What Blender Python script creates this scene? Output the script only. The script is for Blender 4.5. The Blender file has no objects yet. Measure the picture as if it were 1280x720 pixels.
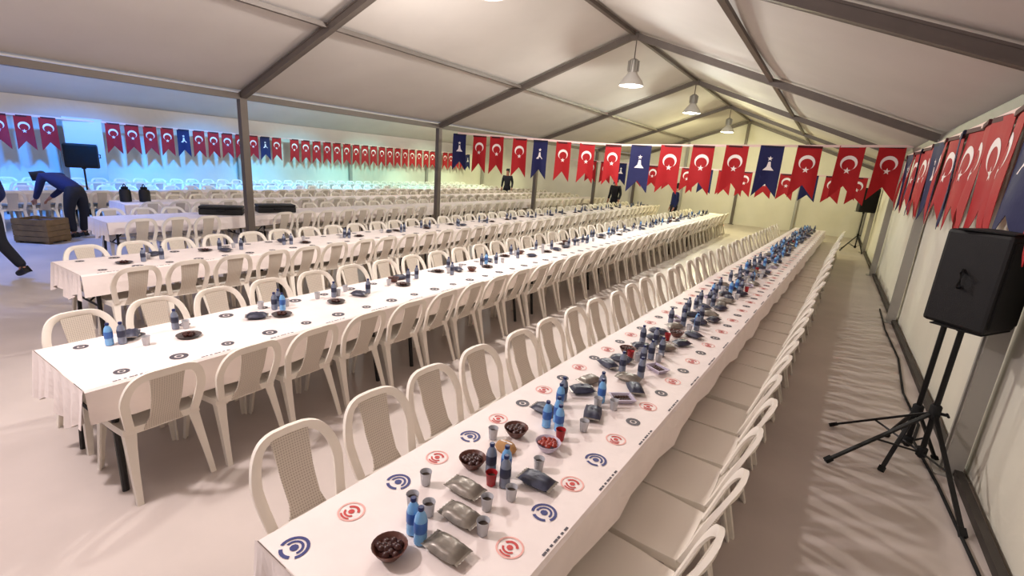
import bpy, bmesh, math, random
from mathutils import Vector, Matrix
random.seed(7)
S = bpy.context.scene
C = S.collection
PI = math.pi

# ------------------------------------------------------------------ materials
def lin(c):
    return tuple(((x/255)/12.92 if x/255 <= .04045 else ((x/255+.055)/1.055)**2.4) for x in c) + (1,)
def mat(name, rgb, rough=.5, metal=0, noise=0, nscale=8, bump=0, bscale=60, trans=0, emit=0, spec=.4):
    m = bpy.data.materials.new(name); m.use_nodes = True
    nt = m.node_tree; b = nt.nodes['Principled BSDF']
    col = lin(rgb)
    b.inputs['Base Color'].default_value = col
    b.inputs['Roughness'].default_value = rough
    b.inputs['Metallic'].default_value = metal
    b.inputs['Specular IOR Level'].default_value = spec
    tc = nt.nodes.new('ShaderNodeTexCoord')
    if noise:
        n = nt.nodes.new('ShaderNodeTexNoise'); n.inputs['Scale'].default_value = nscale; n.inputs['Detail'].default_value = 5
        r = nt.nodes.new('ShaderNodeValToRGB')
        r.color_ramp.elements[0].color = tuple(x*(1-noise) for x in col[:3])+(1,)
        r.color_ramp.elements[1].color = tuple(min(1, x*(1+noise)) for x in col[:3])+(1,)
        r.color_ramp.elements[0].position = .3; r.color_ramp.elements[1].position = .7
        nt.links.new(tc.outputs['Object'], n.inputs['Vector'])
        nt.links.new(n.outputs['Fac'], r.inputs['Fac']); nt.links.new(r.outputs['Color'], b.inputs['Base Color'])
    if bump:
        n2 = nt.nodes.new('ShaderNodeTexNoise'); n2.inputs['Scale'].default_value = bscale; n2.inputs['Detail'].default_value = 3
        bp = nt.nodes.new('ShaderNodeBump'); bp.inputs['Strength'].default_value = bump; bp.inputs['Distance'].default_value = .02
        nt.links.new(tc.outputs['Object'], n2.inputs['Vector'])
        nt.links.new(n2.outputs['Fac'], bp.inputs['Height']); nt.links.new(bp.outputs['Normal'], b.inputs['Normal'])
    if trans:
        b.inputs['Transmission Weight'].default_value = trans
    if emit:
        b.inputs['Emission Color'].default_value = col; b.inputs['Emission Strength'].default_value = emit
    return m
M = dict(
    floor=mat('floor_vinyl', (198, 186, 178), .38, noise=.09, nscale=1.3, bump=.12, bscale=3, spec=.3),
    roof=mat('roof_fabric', (200, 193, 186), .75, noise=.04, nscale=1.0, bump=.35, bscale=1.3),
    wall=mat('wall_fabric', (222, 216, 200), .7, noise=.05, nscale=1.2, bump=.4, bscale=2.0),
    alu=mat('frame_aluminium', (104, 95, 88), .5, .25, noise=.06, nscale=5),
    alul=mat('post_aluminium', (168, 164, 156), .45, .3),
    rail=mat('base_rail', (58, 52, 47), .6),
    chair=mat('chair_plastic', (238, 230, 217), .42, bump=.03, bscale=30),
    cloth=mat('table_paper', (240, 228, 222), .6, noise=.03, nscale=6, bump=.25, bscale=9),
    pred=mat('print_red', (196, 70, 66), .6), pblue=mat('print_blue', (62, 66, 120), .6), pink=mat('print_pale', (236, 176, 166), .6),
    pgrey=mat('print_grey', (86, 82, 88), .6),
    ttop=mat('table_board', (205, 198, 188), .5, noise=.05), tleg=mat('table_leg_black', (30, 27, 26), .45),
    fred=mat('flag_red', (164, 14, 22), .7, bump=.2, bscale=12), fnavy=mat('flag_navy', (18, 20, 72), .7, bump=.2, bscale=12),
    fhead=mat('flag_header', (70, 12, 18), .7), fheadn=mat('flag_header_navy', (14, 16, 44), .7),
    fwhite=mat('flag_white', (238, 226, 222), .7), tape=mat('string_tape', (226, 196, 190), .7),
    black=mat('speaker_black', (17, 15, 15), .6, bump=.1, bscale=150), grille=mat('speaker_grille', (10, 10, 10), .5, .4, bump=.6, bscale=220),
    steel=mat('stand_black', (20, 19, 19), .4, .2), rubber=mat('rubber', (14, 14, 14), .8),
    lampw=mat('lamp_housing', (214, 210, 202), .4), lens=mat('lamp_lens', (255, 246, 230), .4, emit=10),
    bottle=mat('bottle_blue', (120, 176, 226), .15, spec=.6), label=mat('bottle_label', (60, 104, 176), .45), cap=mat('bottle_cap', (28, 40, 92), .4),
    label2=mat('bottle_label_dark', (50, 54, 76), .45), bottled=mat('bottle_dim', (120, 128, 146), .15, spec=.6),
    bowl=mat('bowl_brown', (96, 58, 48), .4), dates=mat('date_fruit', (60, 28, 22), .35), soup=mat('red_content', (150, 52, 38), .35),
    cup=mat('cup_grey', (186, 186, 190), .25, spec=.6), cupd=mat('cup_contents', (70, 58, 48), .4),
    pack=mat('packet_foil', (134, 126, 116), .35, .3, noise=.3, nscale=20), packd=mat('packet_dark', (58, 60, 76), .4, noise=.4, nscale=25),
    tray=mat('tray_lilac', (192, 182, 200), .4), plate=mat('plate_dark', (84, 76, 74), .4), redcup=mat('cup_red', (166, 34, 40), .4),
    bread=mat('bread_crust', (176, 132, 84), .7, noise=.15, nscale=20), napkin=mat('napkin', (236, 230, 226), .8),
    skin=mat('skin', (170, 120, 96), .55), hair=mat('hair', (22, 18, 16), .6), navy=mat('jacket_navy', (22, 32, 78), .8, bump=.2, bscale=20),
    darkc=mat('trousers_dark', (24, 25, 34), .8), shoe=mat('shoe_black', (16, 14, 14), .5), greyc=mat('top_grey', (86, 90, 104), .8),
    crate=mat('crate_brown', (116, 92, 58), .7, noise=.2, nscale=8), banner=mat('banner_pale', (196, 206, 214), .7), apron=mat('apron_white', (222, 222, 226), .8),
)
# the lattice moulded into the chair backs
def lattice_material():
    m = mat('chair_back_lattice', (214, 200, 184), .5)
    nt = m.node_tree; b = nt.nodes['Principled BSDF']; tc = nt.nodes.new('ShaderNodeTexCoord')
    ck = nt.nodes.new('ShaderNodeTexBrick'); ck.inputs['Scale'].default_value = 42
    ck.inputs['Mortar Size'].default_value = .12; ck.offset = 0
    ck.inputs['Brick Width'].default_value = .5; ck.inputs['Row Height'].default_value = .5
    c = lin((210, 200, 185)); d = lin((176, 164, 150))
    ck.inputs['Color1'].default_value = d; ck.inputs['Color2'].default_value = d; ck.inputs['Mortar'].default_value = c
    mp = nt.nodes.new('ShaderNodeMapping'); mp.inputs['Rotation'].default_value = (0, PI/2, 0)
    sp = nt.nodes.new('ShaderNodeSeparateXYZ'); cb = nt.nodes.new('ShaderNodeCombineXYZ')
    nt.links.new(tc.outputs['Object'], sp.inputs[0]); nt.links.new(sp.outputs['Y'], cb.inputs['X']); nt.links.new(sp.outputs['Z'], cb.inputs['Y'])
    nt.links.new(cb.outputs[0], ck.inputs['Vector'])
    nt.links.new(ck.outputs['Color'], b.inputs['Base Color'])
    return m
M['lattice'] = lattice_material()

# ------------------------------------------------------------------ mesh collector
class MB:
    def __init__(s): s.v = []; s.f = []; s.m = []
    def add(s, vs, fs, mi=0):
        o = len(s.v); s.v += [tuple(v) for v in vs]; s.f += [tuple(i+o for i in f) for f in fs]; s.m += [mi]*len(fs)
        return s
    def box(s, lo, hi, mi=0, mx=None):
        (a, b, c), (d, e, f) = lo, hi
        vs = [(a,b,c),(d,b,c),(d,e,c),(a,e,c),(a,b,f),(d,b,f),(d,e,f),(a,e,f)]
        if mx: vs = [mx @ Vector(v) for v in vs]
        return s.add(vs, [(3,2,1,0),(4,5,6,7),(0,1,5,4),(1,2,6,5),(2,3,7,6),(3,0,4,7)], mi)
    def bar(s, p, q, w, h, up=(0,0,1), w2=None, h2=None, mi=0):
        p = Vector(p); q = Vector(q); d = (q-p).normalized(); x = d.cross(Vector(up))
        if x.length < 1e-4: x = d.cross(Vector((0,1,0)))
        x.normalize(); y = x.cross(d); w2 = w if w2 is None else w2; h2 = h if h2 is None else h2
        vs = [p+x*sx*w/2+y*sy*h/2 for sx, sy in ((-1,-1),(1,-1),(1,1),(-1,1))] + [q+x*sx*w2/2+y*sy*h2/2 for sx, sy in ((-1,-1),(1,-1),(1,1),(-1,1))]
        return s.add(vs, [(3,2,1,0),(4,5,6,7),(0,1,5,4),(1,2,6,5),(2,3,7,6),(3,0,4,7)], mi)
    def tube(s, pts, r, n=8, mi=0, r2=None):
        pts = [Vector(p) for p in pts]; k = len(pts); vs = []; fs = []
        for i, p in enumerate(pts):
            d = (pts[min(i+1,k-1)]-pts[max(i-1,0)]).normalized()
            a = d.cross(Vector((0,0,1)))
            if a.length < 1e-3: a = d.cross(Vector((0,1,0)))
            a.normalize(); b = d.cross(a)
            rr = r if r2 is None else r+(r2-r)*i/(k-1)
            vs += [p+a*rr*math.cos(2*PI*j/n)+b*rr*math.sin(2*PI*j/n) for j in range(n)]
        for i in range(k-1):
            for j in range(n):
                fs.append((i*n+j, i*n+(j+1)%n, (i+1)*n+(j+1)%n, (i+1)*n+j))
        fs += [tuple(range(n-1,-1,-1)), tuple((k-1)*n+j for j in range(n))]
        return s.add(vs, fs, mi)
    def lathe(s, prof, n=16, at=(0,0,0), mi=0, sx=1, sy=1):
        vs = []; fs = []; k = len(prof)
        for r, z in prof:
            vs += [(at[0]+sx*r*math.cos(2*PI*j/n), at[1]+sy*r*math.sin(2*PI*j/n), at[2]+z) for j in range(n)]
        for i in range(k-1):
            for j in range(n): fs.append((i*n+j, i*n+(j+1)%n, (i+1)*n+(j+1)%n, (i+1)*n+j))
        fs += [tuple(range(n-1,-1,-1)), tuple((k-1)*n+j for j in range(n))]
        return s.add(vs, fs, mi)
    def join(s, o, mx=None):
        off = len(s.v); s.v += [tuple(mx @ Vector(v)) for v in o.v] if mx else o.v
        s.f += [tuple(i+off for i in f) for f in o.f]; s.m += o.m; return s
    def mesh(s, name, mats, smooth=False):
        me = bpy.data.meshes.new(name); me.from_pydata(s.v, [], s.f); me.update()
        for m in (mats if isinstance(mats, (list, tuple)) else [mats]): me.materials.append(m)
        me.polygons.foreach_set('material_index', s.m)
        bm = bmesh.new(); bm.from_mesh(me); bmesh.ops.recalc_face_normals(bm, faces=bm.faces); bm.to_mesh(me); bm.free()
        if smooth:
            me.polygons.foreach_set('use_smooth', [True]*len(me.polygons))
        return me
    def obj(s, name, mats, parent=None, smooth=False, loc=None, bevel=0, auto=True):
        me = s.mesh(name, mats, smooth); o = bpy.data.objects.new(name, me); C.objects.link(o)
        if parent: o.parent = parent
        if loc: o.location = loc
        if smooth and auto:
            try: me.set_sharp_from_angle(angle=math.radians(40))
            except Exception: pass
        if bevel:
            b = o.modifiers.new('bevel', 'BEVEL'); b.width = bevel; b.segments = 2; b.limit_method = 'ANGLE'
        return o

def tag(o, label, cat, group=None, kind=None):
    o['label'] = label; o['category'] = cat
    if group: o['group'] = group
    if kind: o['kind'] = kind
    return o
def empty(name, loc, rz=0):
    o = bpy.data.objects.new(name, None); C.objects.link(o); o.location = loc; o.rotation_euler = (0,0,rz); o.empty_display_size = .1; return o
def struct(o): o['kind'] = 'structure'; return o
KIDS = {}
def kids(o):
    k = o.name
    if k not in KIDS: KIDS[k] = [c for c in C.objects if c.parent == o]
    return KIDS[k]
def dup(o, parent=None, loc=None, rz=None):
    c = o.copy(); C.objects.link(c)
    if parent: c.parent = parent
    if loc is not None: c.location = loc
    if rz is not None: c.rotation_euler = (0,0,rz)
    for ch in kids(o): dup(ch, c)
    return c
ONES = 'zeroth first second third fourth fifth sixth seventh eighth ninth tenth eleventh twelfth thirteenth fourteenth fifteenth sixteenth seventeenth eighteenth nineteenth'.split()
TENS = ['', '', 'twenty', 'thirty', 'forty', 'fifty', 'sixty', 'seventy', 'eighty', 'ninety']
TENTH = ['', '', 'twentieth', 'thirtieth', 'fortieth', 'fiftieth', 'sixtieth', 'seventieth', 'eightieth', 'ninetieth']
def nth(n):
    if n < 20: return ONES[n]
    return TENTH[n//10] if n % 10 == 0 else TENS[n//10]+'-'+ONES[n % 10]

# ------------------------------------------------------------------ camera
F_PX, PITCH, YAW, ROLL, CAMH = 593.447, .25697, .57205, .07311, 2.069
cy, sy, cp, sp = math.cos(YAW), math.sin(YAW), math.cos(PITCH), math.sin(PITCH)
fw = Vector((-sy*cp, cy*cp, -sp)); rt0 = Vector((cy, sy, 0)); up0 = rt0.cross(fw)
rt = rt0*math.cos(ROLL)+up0*math.sin(ROLL); up = -rt0*math.sin(ROLL)+up0*math.cos(ROLL)
cam = bpy.data.cameras.new('camera'); co = bpy.data.objects.new('camera', cam); C.objects.link(co)
R = Matrix((rt, up, -fw)).transposed()
co.matrix_world = Matrix.Translation((0,0,CAMH)) @ R.to_4x4()
cam.sensor_width = 36; cam.lens = F_PX/1280*36; cam.clip_start = .05
S.camera = co
def dep(x, y, z): return (Vector((x,y,z-CAMH))).dot(fw)
def inview(x, y, z, mx=60):
    d = Vector((x,y,z-CAMH)); w = d.dot(fw)
    if w < .2: return False
    px = 640+F_PX*d.dot(rt)/w; py = 360-F_PX*d.dot(up)/w
    return -mx < px < 1280+mx and -mx < py < 720+mx

# ------------------------------------------------------------------ the tents
XR, XL, HE, HR, Y0, BAY = 1.171, -8.779, 2.845, 4.61, 4.629, 5.0
W = XR-XL; XM = (XR+XL)/2; XL2 = XL-W; XM2 = XM-W; YB = -5.4; YE = Y0+4*BAY+.12; PF = .49
struct(MB().box((XL2-.6, YB-1, -.05), (XR+.5, YE+.5, 0)).obj('floor', M['floor']))
def roofz(x):
    t = abs((x-XM) if x > XL else (x-XM2))/(W/2); return HE+(HR-HE)*(1-t)
def slope(name, x0, x1, n=2):
    # fabric sagging slightly between the frames
    NX, NY = 12, 60; vs = []; fs = []
    for layer in (0, .012):
        for i in range(NX+1):
            for j in range(NY+1):
                x = x0+(x1-x0)*i/NX; y = YB+(YE-YB)*j/NY
                ph = ((y-Y0) % BAY)/BAY
                sag = .035*math.sin(PI*ph)*math.sin(PI*i/NX)
                vs.append((x, y, roofz(x+(1e-6 if x1 > XL-1e-3 and x0 > XL-1e-3 else -1e-6))+(.10 if x > XL-1e-3 and min(x0, x1) > XL-1e-3 else .06)-sag+layer))
    q = (NX+1)*(NY+1)
    for i in range(NX):
        for j in range(NY):
            a = i*(NY+1)+j; fs.append((a, a+1, a+NY+2, a+NY+1)); fs.append((q+a, q+a+NY+1, q+a+NY+2, q+a+1))
    ring = [i*(NY+1) for i in range(NX+1)] + [NX*(NY+1)+j for j in range(1, NY+1)] + [i*(NY+1)+NY for i in range(NX-1, -1, -1)] + [j for j in range(NY-1, 0, -1)]
    for k in range(len(ring)):
        a, b = ring[k], ring[(k+1) % len(ring)]; fs.append((a, b, q+b, q+a))
    return struct(MB().add(vs, fs).obj(name, M['roof'], smooth=True))
slope('ceiling', XM, XR+.12); slope('ceiling_left_slope', XL, XM)
slope('ceiling_far_tent_right', XM2, XL); slope('ceiling_far_tent_left', XL2-.12, XM2)
tn = [0]
def trim(mb, m='alu', bevel=0):
    tn[0] += 1; return struct(mb.obj('trim_%d' % tn[0], M[m], bevel=bevel))
def rafter(a, b, w=.075, h=.11):
    # extruded keder profile: web with two lips, grooves between
    mb = MB(); mb.bar(a, b, w, h)
    a2 = Vector(a); b2 = Vector(b); d = (b2-a2).normalized(); x = d.cross(Vector((0,0,1))).normalized(); y = x.cross(d)
    for s in (-1, 1):
        mb.bar(a2+x*s*w*.5-y*h*.42, b2+x*s*w*.5-y*h*.42, .02, .02)
        mb.bar(a2+x*s*w*.5+y*h*.42, b2+x*s*w*.5+y*h*.42, .02, .02)
    return mb
for k in range(-1, 5):
    y = Y0+BAY*k
    for (xa, xm, xb) in ((XL, XM, XR),):
        trim(rafter((xa, y, HE), (xm, y, HR))); trim(rafter((xb, y, HE), (xm, y, HR)))
        mb = MB(); mb.box((xm-.09, y-.06, HR-.08), (xm+.09, y+.06, HR+.05)); trim(mb, bevel=.02)
def lengthwise(x, z, w, h, y0=YB, y1=YE):
    mb = MB(); mb.box((x-w/2, y0, z-h/2), (x+w/2, y1, z+h/2)); mb.box((x-w/2-.012, y0, z-h/2-.01), (x+w/2+.012, y1, z-h/2+.02)); trim(mb)
lengthwise(XM, HR+.03, .045, .06)
for xe, xm in ((XL, XM), (XR, XM)):
    lengthwise(xe+(xm-xe)*PF, HE+(HR-HE)*PF+.03, .04, .055)
lengthwise(XL, HE, .10, .09); lengthwise(XR, HE, .10, .13)
def post(x, y, h=HE, w=.13, d=.1, m='alul'):
    mb = MB(); mb.box((x-d/2, y-w/2, 0), (x+d/2, y+w/2, h)); mb.box((x-d/2-.014, y-w/2, 0), (x-d/2, y-w/2+.035, h)); mb.box((x-d/2-.014, y+w/2-.035, 0), (x-d/2, y+w/2, h))
    mb.box((x-.12, y-.12, 0), (x+.12, y+.12, .012)); trim(mb, m)
for k in range(-1, 5):
    y = Y0+BAY*k
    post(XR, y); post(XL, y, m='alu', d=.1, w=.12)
    if k >= 0: post(XL2, y, 2.4)
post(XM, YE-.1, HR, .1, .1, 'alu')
post(XM+2.5, YE-.1, HE+.8, .1, .08); post(XM-2.5, YE-.1, HE+.8, .1, .08)
# scalloped fabric valance under the far eave
vs = []; fs = []; N = 150
for lay in (0, .006):
    for i in range(N+1):
        y = YB+(YE-.03-YB)*i/N; o_ = .012*math.sin(y*3.1)
        for z in (HE+.07, 2.62, 2.38+.03*abs(math.sin(y*2.6))): vs.append((XL2+.075+o_*(z < 2.8)+lay, y, z))
q = 3*(N+1)
for i in range(N):
    for j in (0, 1):
        a = 3*i+j; fs.append((a, a+1, a+4, a+3)); fs.append((q+a, q+a+3, q+a+4, q+a+1))
    fs.append((3*i+2, q+3*i+2, q+3*i+5, 3*i+5)); fs.append((3*i, 3*i+3, q+3*i+3, q+3*i))
trim(MB().add(vs, fs), 'roof')
# walls (fabric with slow folds), gables
def wall(name, p, q, z1f, n=80):
    p = Vector(p); q = Vector(q); d = q-p; nn = Vector((-d.y, d.x, 0)).normalized(); vs = []; fs = []
    rnd = random.Random(name); ph = [rnd.random()*6 for _ in range(4)]
    NZ = 6
    for layer in (0, .01):
        for i in range(n+1):
            t = i/n; L = t*d.length; zt = z1f(p.x+d.x*t)
            for j in range(NZ+1):
                off = .014*math.sin(L*4.1+ph[0])+.008*math.sin(L*9.3+ph[1]+j*.4)
                vs.append(tuple(p+d*t+nn*(off*(1-abs(j/NZ-.5)*1.2)+layer))[:2]+(zt*j/NZ,))
    q0 = (n+1)*(NZ+1)
    for i in range(n):
        for j in range(NZ):
            a = i*(NZ+1)+j; fs.append((a, a+1, a+NZ+2, a+NZ+1)); fs.append((q0+a, q0+a+NZ+1, q0+a+NZ+2, q0+a+1))
    return struct(MB().add(vs, fs).obj(name, M['wall'], smooth=True, auto=False))
wall('wall_right', (XR+.09, YE, 0), (XR+.09, YB, 0), lambda x: HE+.08, 120)
wall('wall_left', (XL2-.09, YE, 0), (XL2-.09, YB, 0), lambda x: HE+.08, 120)
wall('wall_far', (XL, YE, 0), (XR+.09, YE, 0), lambda x: HE+(HR-HE)*(1-abs(max(XL, min(XR, x))-XM)/(W/2))+.1)
wall('wall_far_left', (XL2-.09, YE, 0), (XL, YE, 0), lambda x: HE+(HR-HE)*(1-abs(max(XL2, x)-XM2)/(W/2))+.1)
struct(MB().box((XR-.0, YB, 0), (XR+.05, YE, .06)).obj('baseboard_right', M['rail']))
struct(MB().box((XL2-.05, YB, 0), (XL2, YE, .06)).obj('baseboard_left', M['rail']))

# ------------------------------------------------------------------ plastic chair
def chair_u(v, z):
    t = (z-.43)/.38
    return -.115*t - .04*(1-(min(abs(v), .215)/.215)**2)*min(1, t*2.2) - .01
def mb_seat():
    mb = MB(); N = 10; top = []; hw = .218
    vs = []; fs = []
    def sq(a, b):
        # square to rounded square, local x forward 0..0.42, y lateral
        r = .86; m = max(abs(a), abs(b)); l = math.hypot(a, b)
        k = 1 if l == 0 else (m/l)*(1-r)+r
        return a*k, b*k
    for lay in range(3):
        for i in range(N+1):
            for j in range(N+1):
                a, b = sq(2*i/N-1, 2*j/N-1); x = .205+a*.215; y = b*hw*(1-.05*(1-i/N))
                if lay == 0: z = .44-.016*(1-a*a)*(1-b*b)-.012*max(0, a-.75)*4
                elif lay == 1: z = .44-.016*(1-a*a)*(1-b*b)-.012
                vs.append((x, y, z if lay < 2 else .395)) if lay < 2 else None
    q = (N+1)**2
    for i in range(N):
        for j in range(N):
            a = i*(N+1)+j; fs.append((a, a+N+1, a+N+2, a+1)); fs.append((q+a, q+a+1, q+a+N+2, q+a+N+1))
    ring = [i*(N+1) for i in range(N+1)]+[N*(N+1)+j for j in range(1, N+1)]+[i*(N+1)+N for i in range(N-1, -1, -1)]+[j for j in range(N-1, 0, -1)]
    # turned-down apron round the seat
    o = len(vs); L = len(ring)
    for k in ring:
        x, y, z = vs[k]; vs.append((.205+(x-.205)*1.02, y*1.02, z-.04))
    for k in ring:
        x, y, z = vs[k]; vs.append((.205+(x-.205)*.985, y*.985, z-.04))
    for k in range(L):
        a, b = ring[k], ring[(k+1) % L]
        fs.append((a, b, o+(k+1) % L, o+k)); fs.append((o+k, o+(k+1) % L, o+L+(k+1) % L, o+L+k)); fs.append((o+L+k, o+L+(k+1) % L, q+b, q+a))
    return mb.add(vs, fs)
def mb_back_frame():
    # arched rim swept as a flat rounded strip
    mb = MB(); path = []
    for i in range(29):
        t = i/28; a = PI*(1-t)
        c, s = math.cos(a), math.sin(a)
        z = .43+.375*(abs(s)**.62); v = math.copysign(abs(c)**.5, c)*(.178+.036*min(1, (z-.43)/.2))
        path.append((v, z))
    vs = []; fs = []; n = 6; K = len(path)
    for i, (v, z) in enumerate(path):
        a = path[max(i-1, 0)]; b = path[min(i+1, K-1)]; tx, tz = b[0]-a[0], b[1]-a[1]; l = math.hypot(tx, tz); nx, nz = -tz/l, tx/l
        if i in (0, K-1): nx, nz = (-1 if v < 0 else 1), 0; 
        w = .023; h = .014
        if (nx*v+nz*(z-.55)) < 0: nx, nz = -nx, -nz
        for dv, du in ((-w, -h*.4), (-w, h*.4), (-w*.2, h), (w, h*.7), (w, -h*.9), (-w*.2, -h*.6)):
            vv = v+nx*(dv-.01); zz = z+nz*(dv-.01); vs.append((chair_u(v, z)+du, vv, zz))
    for i in range(K-1):
        for j in range(n): fs.append((i*n+j, i*n+(j+1) % n, (i+1)*n+(j+1) % n, (i+1)*n+j))
    fs += [tuple(range(n)), tuple((K-1)*n+j for j in range(n-1, -1, -1))]
    return mb.add(vs, fs)
def mb_panel():
    mb = MB(); NV, NZ = 6, 9; vs = []; fs = []
    for lay in (0, .009):
        for i in range(NV+1):
            for j in range(NZ+1):
                z = .405+.375*j/NZ; hw = .074+.016*(j/NZ)**2+.03*max(0, 1-j/NZ*5)
                v = (2*i/NV-1)*hw; vs.append((chair_u(v, max(z, .43))+lay-.003, v, z))
    q = (NV+1)*(NZ+1)
    for i in range(NV):
        for j in range(NZ):
            a = i*(NZ+1)+j; fs.append((a, a+1, a+NZ+2, a+NZ+1)); fs.append((q+a, q+a+NZ+1, q+a+NZ+2, q+a+1))
    ring = [i*(NZ+1) for i in range(NV+1)]+[NV*(NZ+1)+j for j in range(1, NZ+1)]+[i*(NZ+1)+NZ for i in range(NV-1, -1, -1)]+[j for j in range(NZ-1, 0, -1)]
    for k in range(len(ring)):
        a, b = ring[k], ring[(k+1) % len(ring)]; fs.append((a, b, q+b, q+a))
    return mb.add(vs, fs)
def mb_leg(front, s):
    # L-section moulded leg, wide at the seat corner, narrow at the foot
    x0, y0, x1, y1 = (.385, .175*s, .43, .205*s) if front else (.02, .175*s, -.10, .195*s)
    dx = -1 if front else 1
    mb = MB(); vs = []; fs = []; st = [(0, 1), (.25, .8), (.6, .62), (1, .5)]
    for t, k in st:
        x = x0+(x1-x0)*t; y = y0+(y1-y0)*t; z = .425*(1-t); w = .062*k; th = .011
        cx, cyy = x-dx*.02, y+s*.02
        for a, b in ((0, 0), (w, 0), (w, th), (th, th), (th, w), (0, w)):
            vs.append((cx+dx*a, cyy-s*b, z))
    for i in range(len(st)-1):
        for j in range(6): fs.append((i*6+j, i*6+(j+1) % 6, (i+1)*6+(j+1) % 6, (i+1)*6+j))
    fs += [tuple(range(6)), tuple((len(st)-1)*6+j for j in range(5, -1, -1))]
    return mb.add(vs, fs)
def make_chair():
    r = empty('plastic_chair', (0,0,0))
    mb_seat().obj('seat', M['chair'], r, smooth=True)
    b = mb_back_frame().obj('backrest', M['chair'], r, smooth=True)
    p = mb_panel().obj('back_panel', M['lattice'], b, smooth=True)
    p['label'] = 'latticed centre panel'
    for fr in (1, 0):
        for s in (-1, 1): mb_leg(fr, s).obj('leg', M['chair'], r)
    return r
def mb_chair_whole(panel_mi=1):
    mb = MB(); mb.join(mb_seat()); mb.join(mb_back_frame())
    p = mb_panel(); p.m = [panel_mi]*len(p.m); mb.join(p)
    for fr in (1, 0):
        for s in (-1, 1): mb.join(mb_leg(fr, s))
    return mb

# ------------------------------------------------------------------ rows of tables
class Row:
    def __init__(s, name, cx, y0, slope, ntab, width=.8):
        s.name = name; s.cx = cx; s.y0 = y0; s.a = -math.atan(slope); s.n = ntab; s.L = ntab*2.4; s.w = width
        s.mx = Matrix.Translation((cx, y0, 0)) @ Matrix.Rotation(s.a, 4, 'Z')   # local x across (right +), local y along
    def P(s, u, v, z=0): return s.mx @ Vector((u, v, z))
ROWS = [Row('rightmost table', -1.02, .72, .036, 7, .83), Row('second table', -3.53, .72, -.014, 8, .83), Row('third table', -6.25, 1.45, -.02, 8),
        Row('first table past the posts', -9.65, 2.7, 0, 8), Row('second table past the posts', -12.0, 3.7, 0, 8),
        Row('third table past the posts', -14.4, 1.2, 0, 9), Row('table by the left wall', -16.9, 2.8, 0, 8)]
TT = .725
def make_table(w):
    r = empty('folding_table', (0,0,0))
    mb = MB(); mb.box((-w/2+.02, .006, TT-.035), (w/2-.02, 2.394, TT)); mb.obj('table_top', M['ttop'], r, bevel=.008)
    for vy, d in ((.12, 1), (2.04, -1)):
        for s in (-1, 1):
            mb = MB(); mb.tube([(s*(w/2-.14), vy, TT-.04), (s*(w/2-.11), vy-.01*d, .3), (s*(w/2-.07), vy-.02*d, .0)], .019, 8); mb.obj('leg', M['tleg'], r, smooth=True)
        mb = MB(); mb.tube([(-(w/2-.115), vy-.008*d, .36), (w/2-.115, vy-.008*d, .36)], .011, 6)
        mb.tube([(0, vy, .36), (0, vy+.38*d, TT-.04)], .01, 6); mb.obj('brace', M['tleg'], r)
    return r
tabs = {}
for ri, rw in enumerate(ROWS):
    if rw.w not in tabs: proto = make_table(rw.w); tabs[rw.w] = proto; fresh = True
    else: fresh = False
    for k in range(rw.n):
        p = rw.P(0, k*2.4)
        if fresh: t = proto; t.location = p; t.rotation_euler = (0,0,rw.a); fresh = False
        else: t = dup(tabs[rw.w], None, p, rw.a)
        tag(t, '%s folding table from near end, row of the %s' % (nth(k+1), rw.name), 'table', 'folding tables of the '+rw.name)
    # protos keep their relative children
# tablecloths with printed emblems
def emblem(mb, u, v, z, r, col, rnd, full):
    # ring, inner marks; flat quads lying on the cloth
    def ring(r0, r1, a0, a1, mi, n):
        vs = []; fs = []
        for i in range(n+1):
            a = a0+(a1-a0)*i/n; vs += [(u+r0*math.cos(a), v+r0*math.sin(a), z), (u+r1*math.cos(a), v+r1*math.sin(a), z)]
        for i in range(n): fs.append((2*i, 2*i+1, 2*i+3, 2*i+2))
        mb.add(vs, fs, mi)
    a0 = rnd.random()*.4
    if col == 1:   # red: pale ring, red inner script
        ring(r*.86, r, 0, 2*PI, 3, 24)
        ring(r*.42, r*.62, a0+.3, a0+2.6, 1, 10); ring(r*.40, r*.56, a0+3.3, a0+5.6, 1, 10); ring(0, r*.24, 0, 2*PI, 1, 8)
        ring(r*.66, r*.8, a0+3.9, a0+5.2, 1, 6)
    elif col == 2:         # blue: three arcs over a solid foot
        ring(r*.78, r, -.5, PI+.5, 2, 16); ring(r*.46, r*.64, -.3, PI+.3, 2, 12); ring(0, r*.3, 0, 2*PI, 2, 8); ring(r*.7, r*.95, PI+.9, 2*PI-.9, 2, 6)
    else:
        ring(r*.5, r, 0, 2*PI, 4, 14); ring(0, r*.3, 0, 2*PI, 4, 8)
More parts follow.
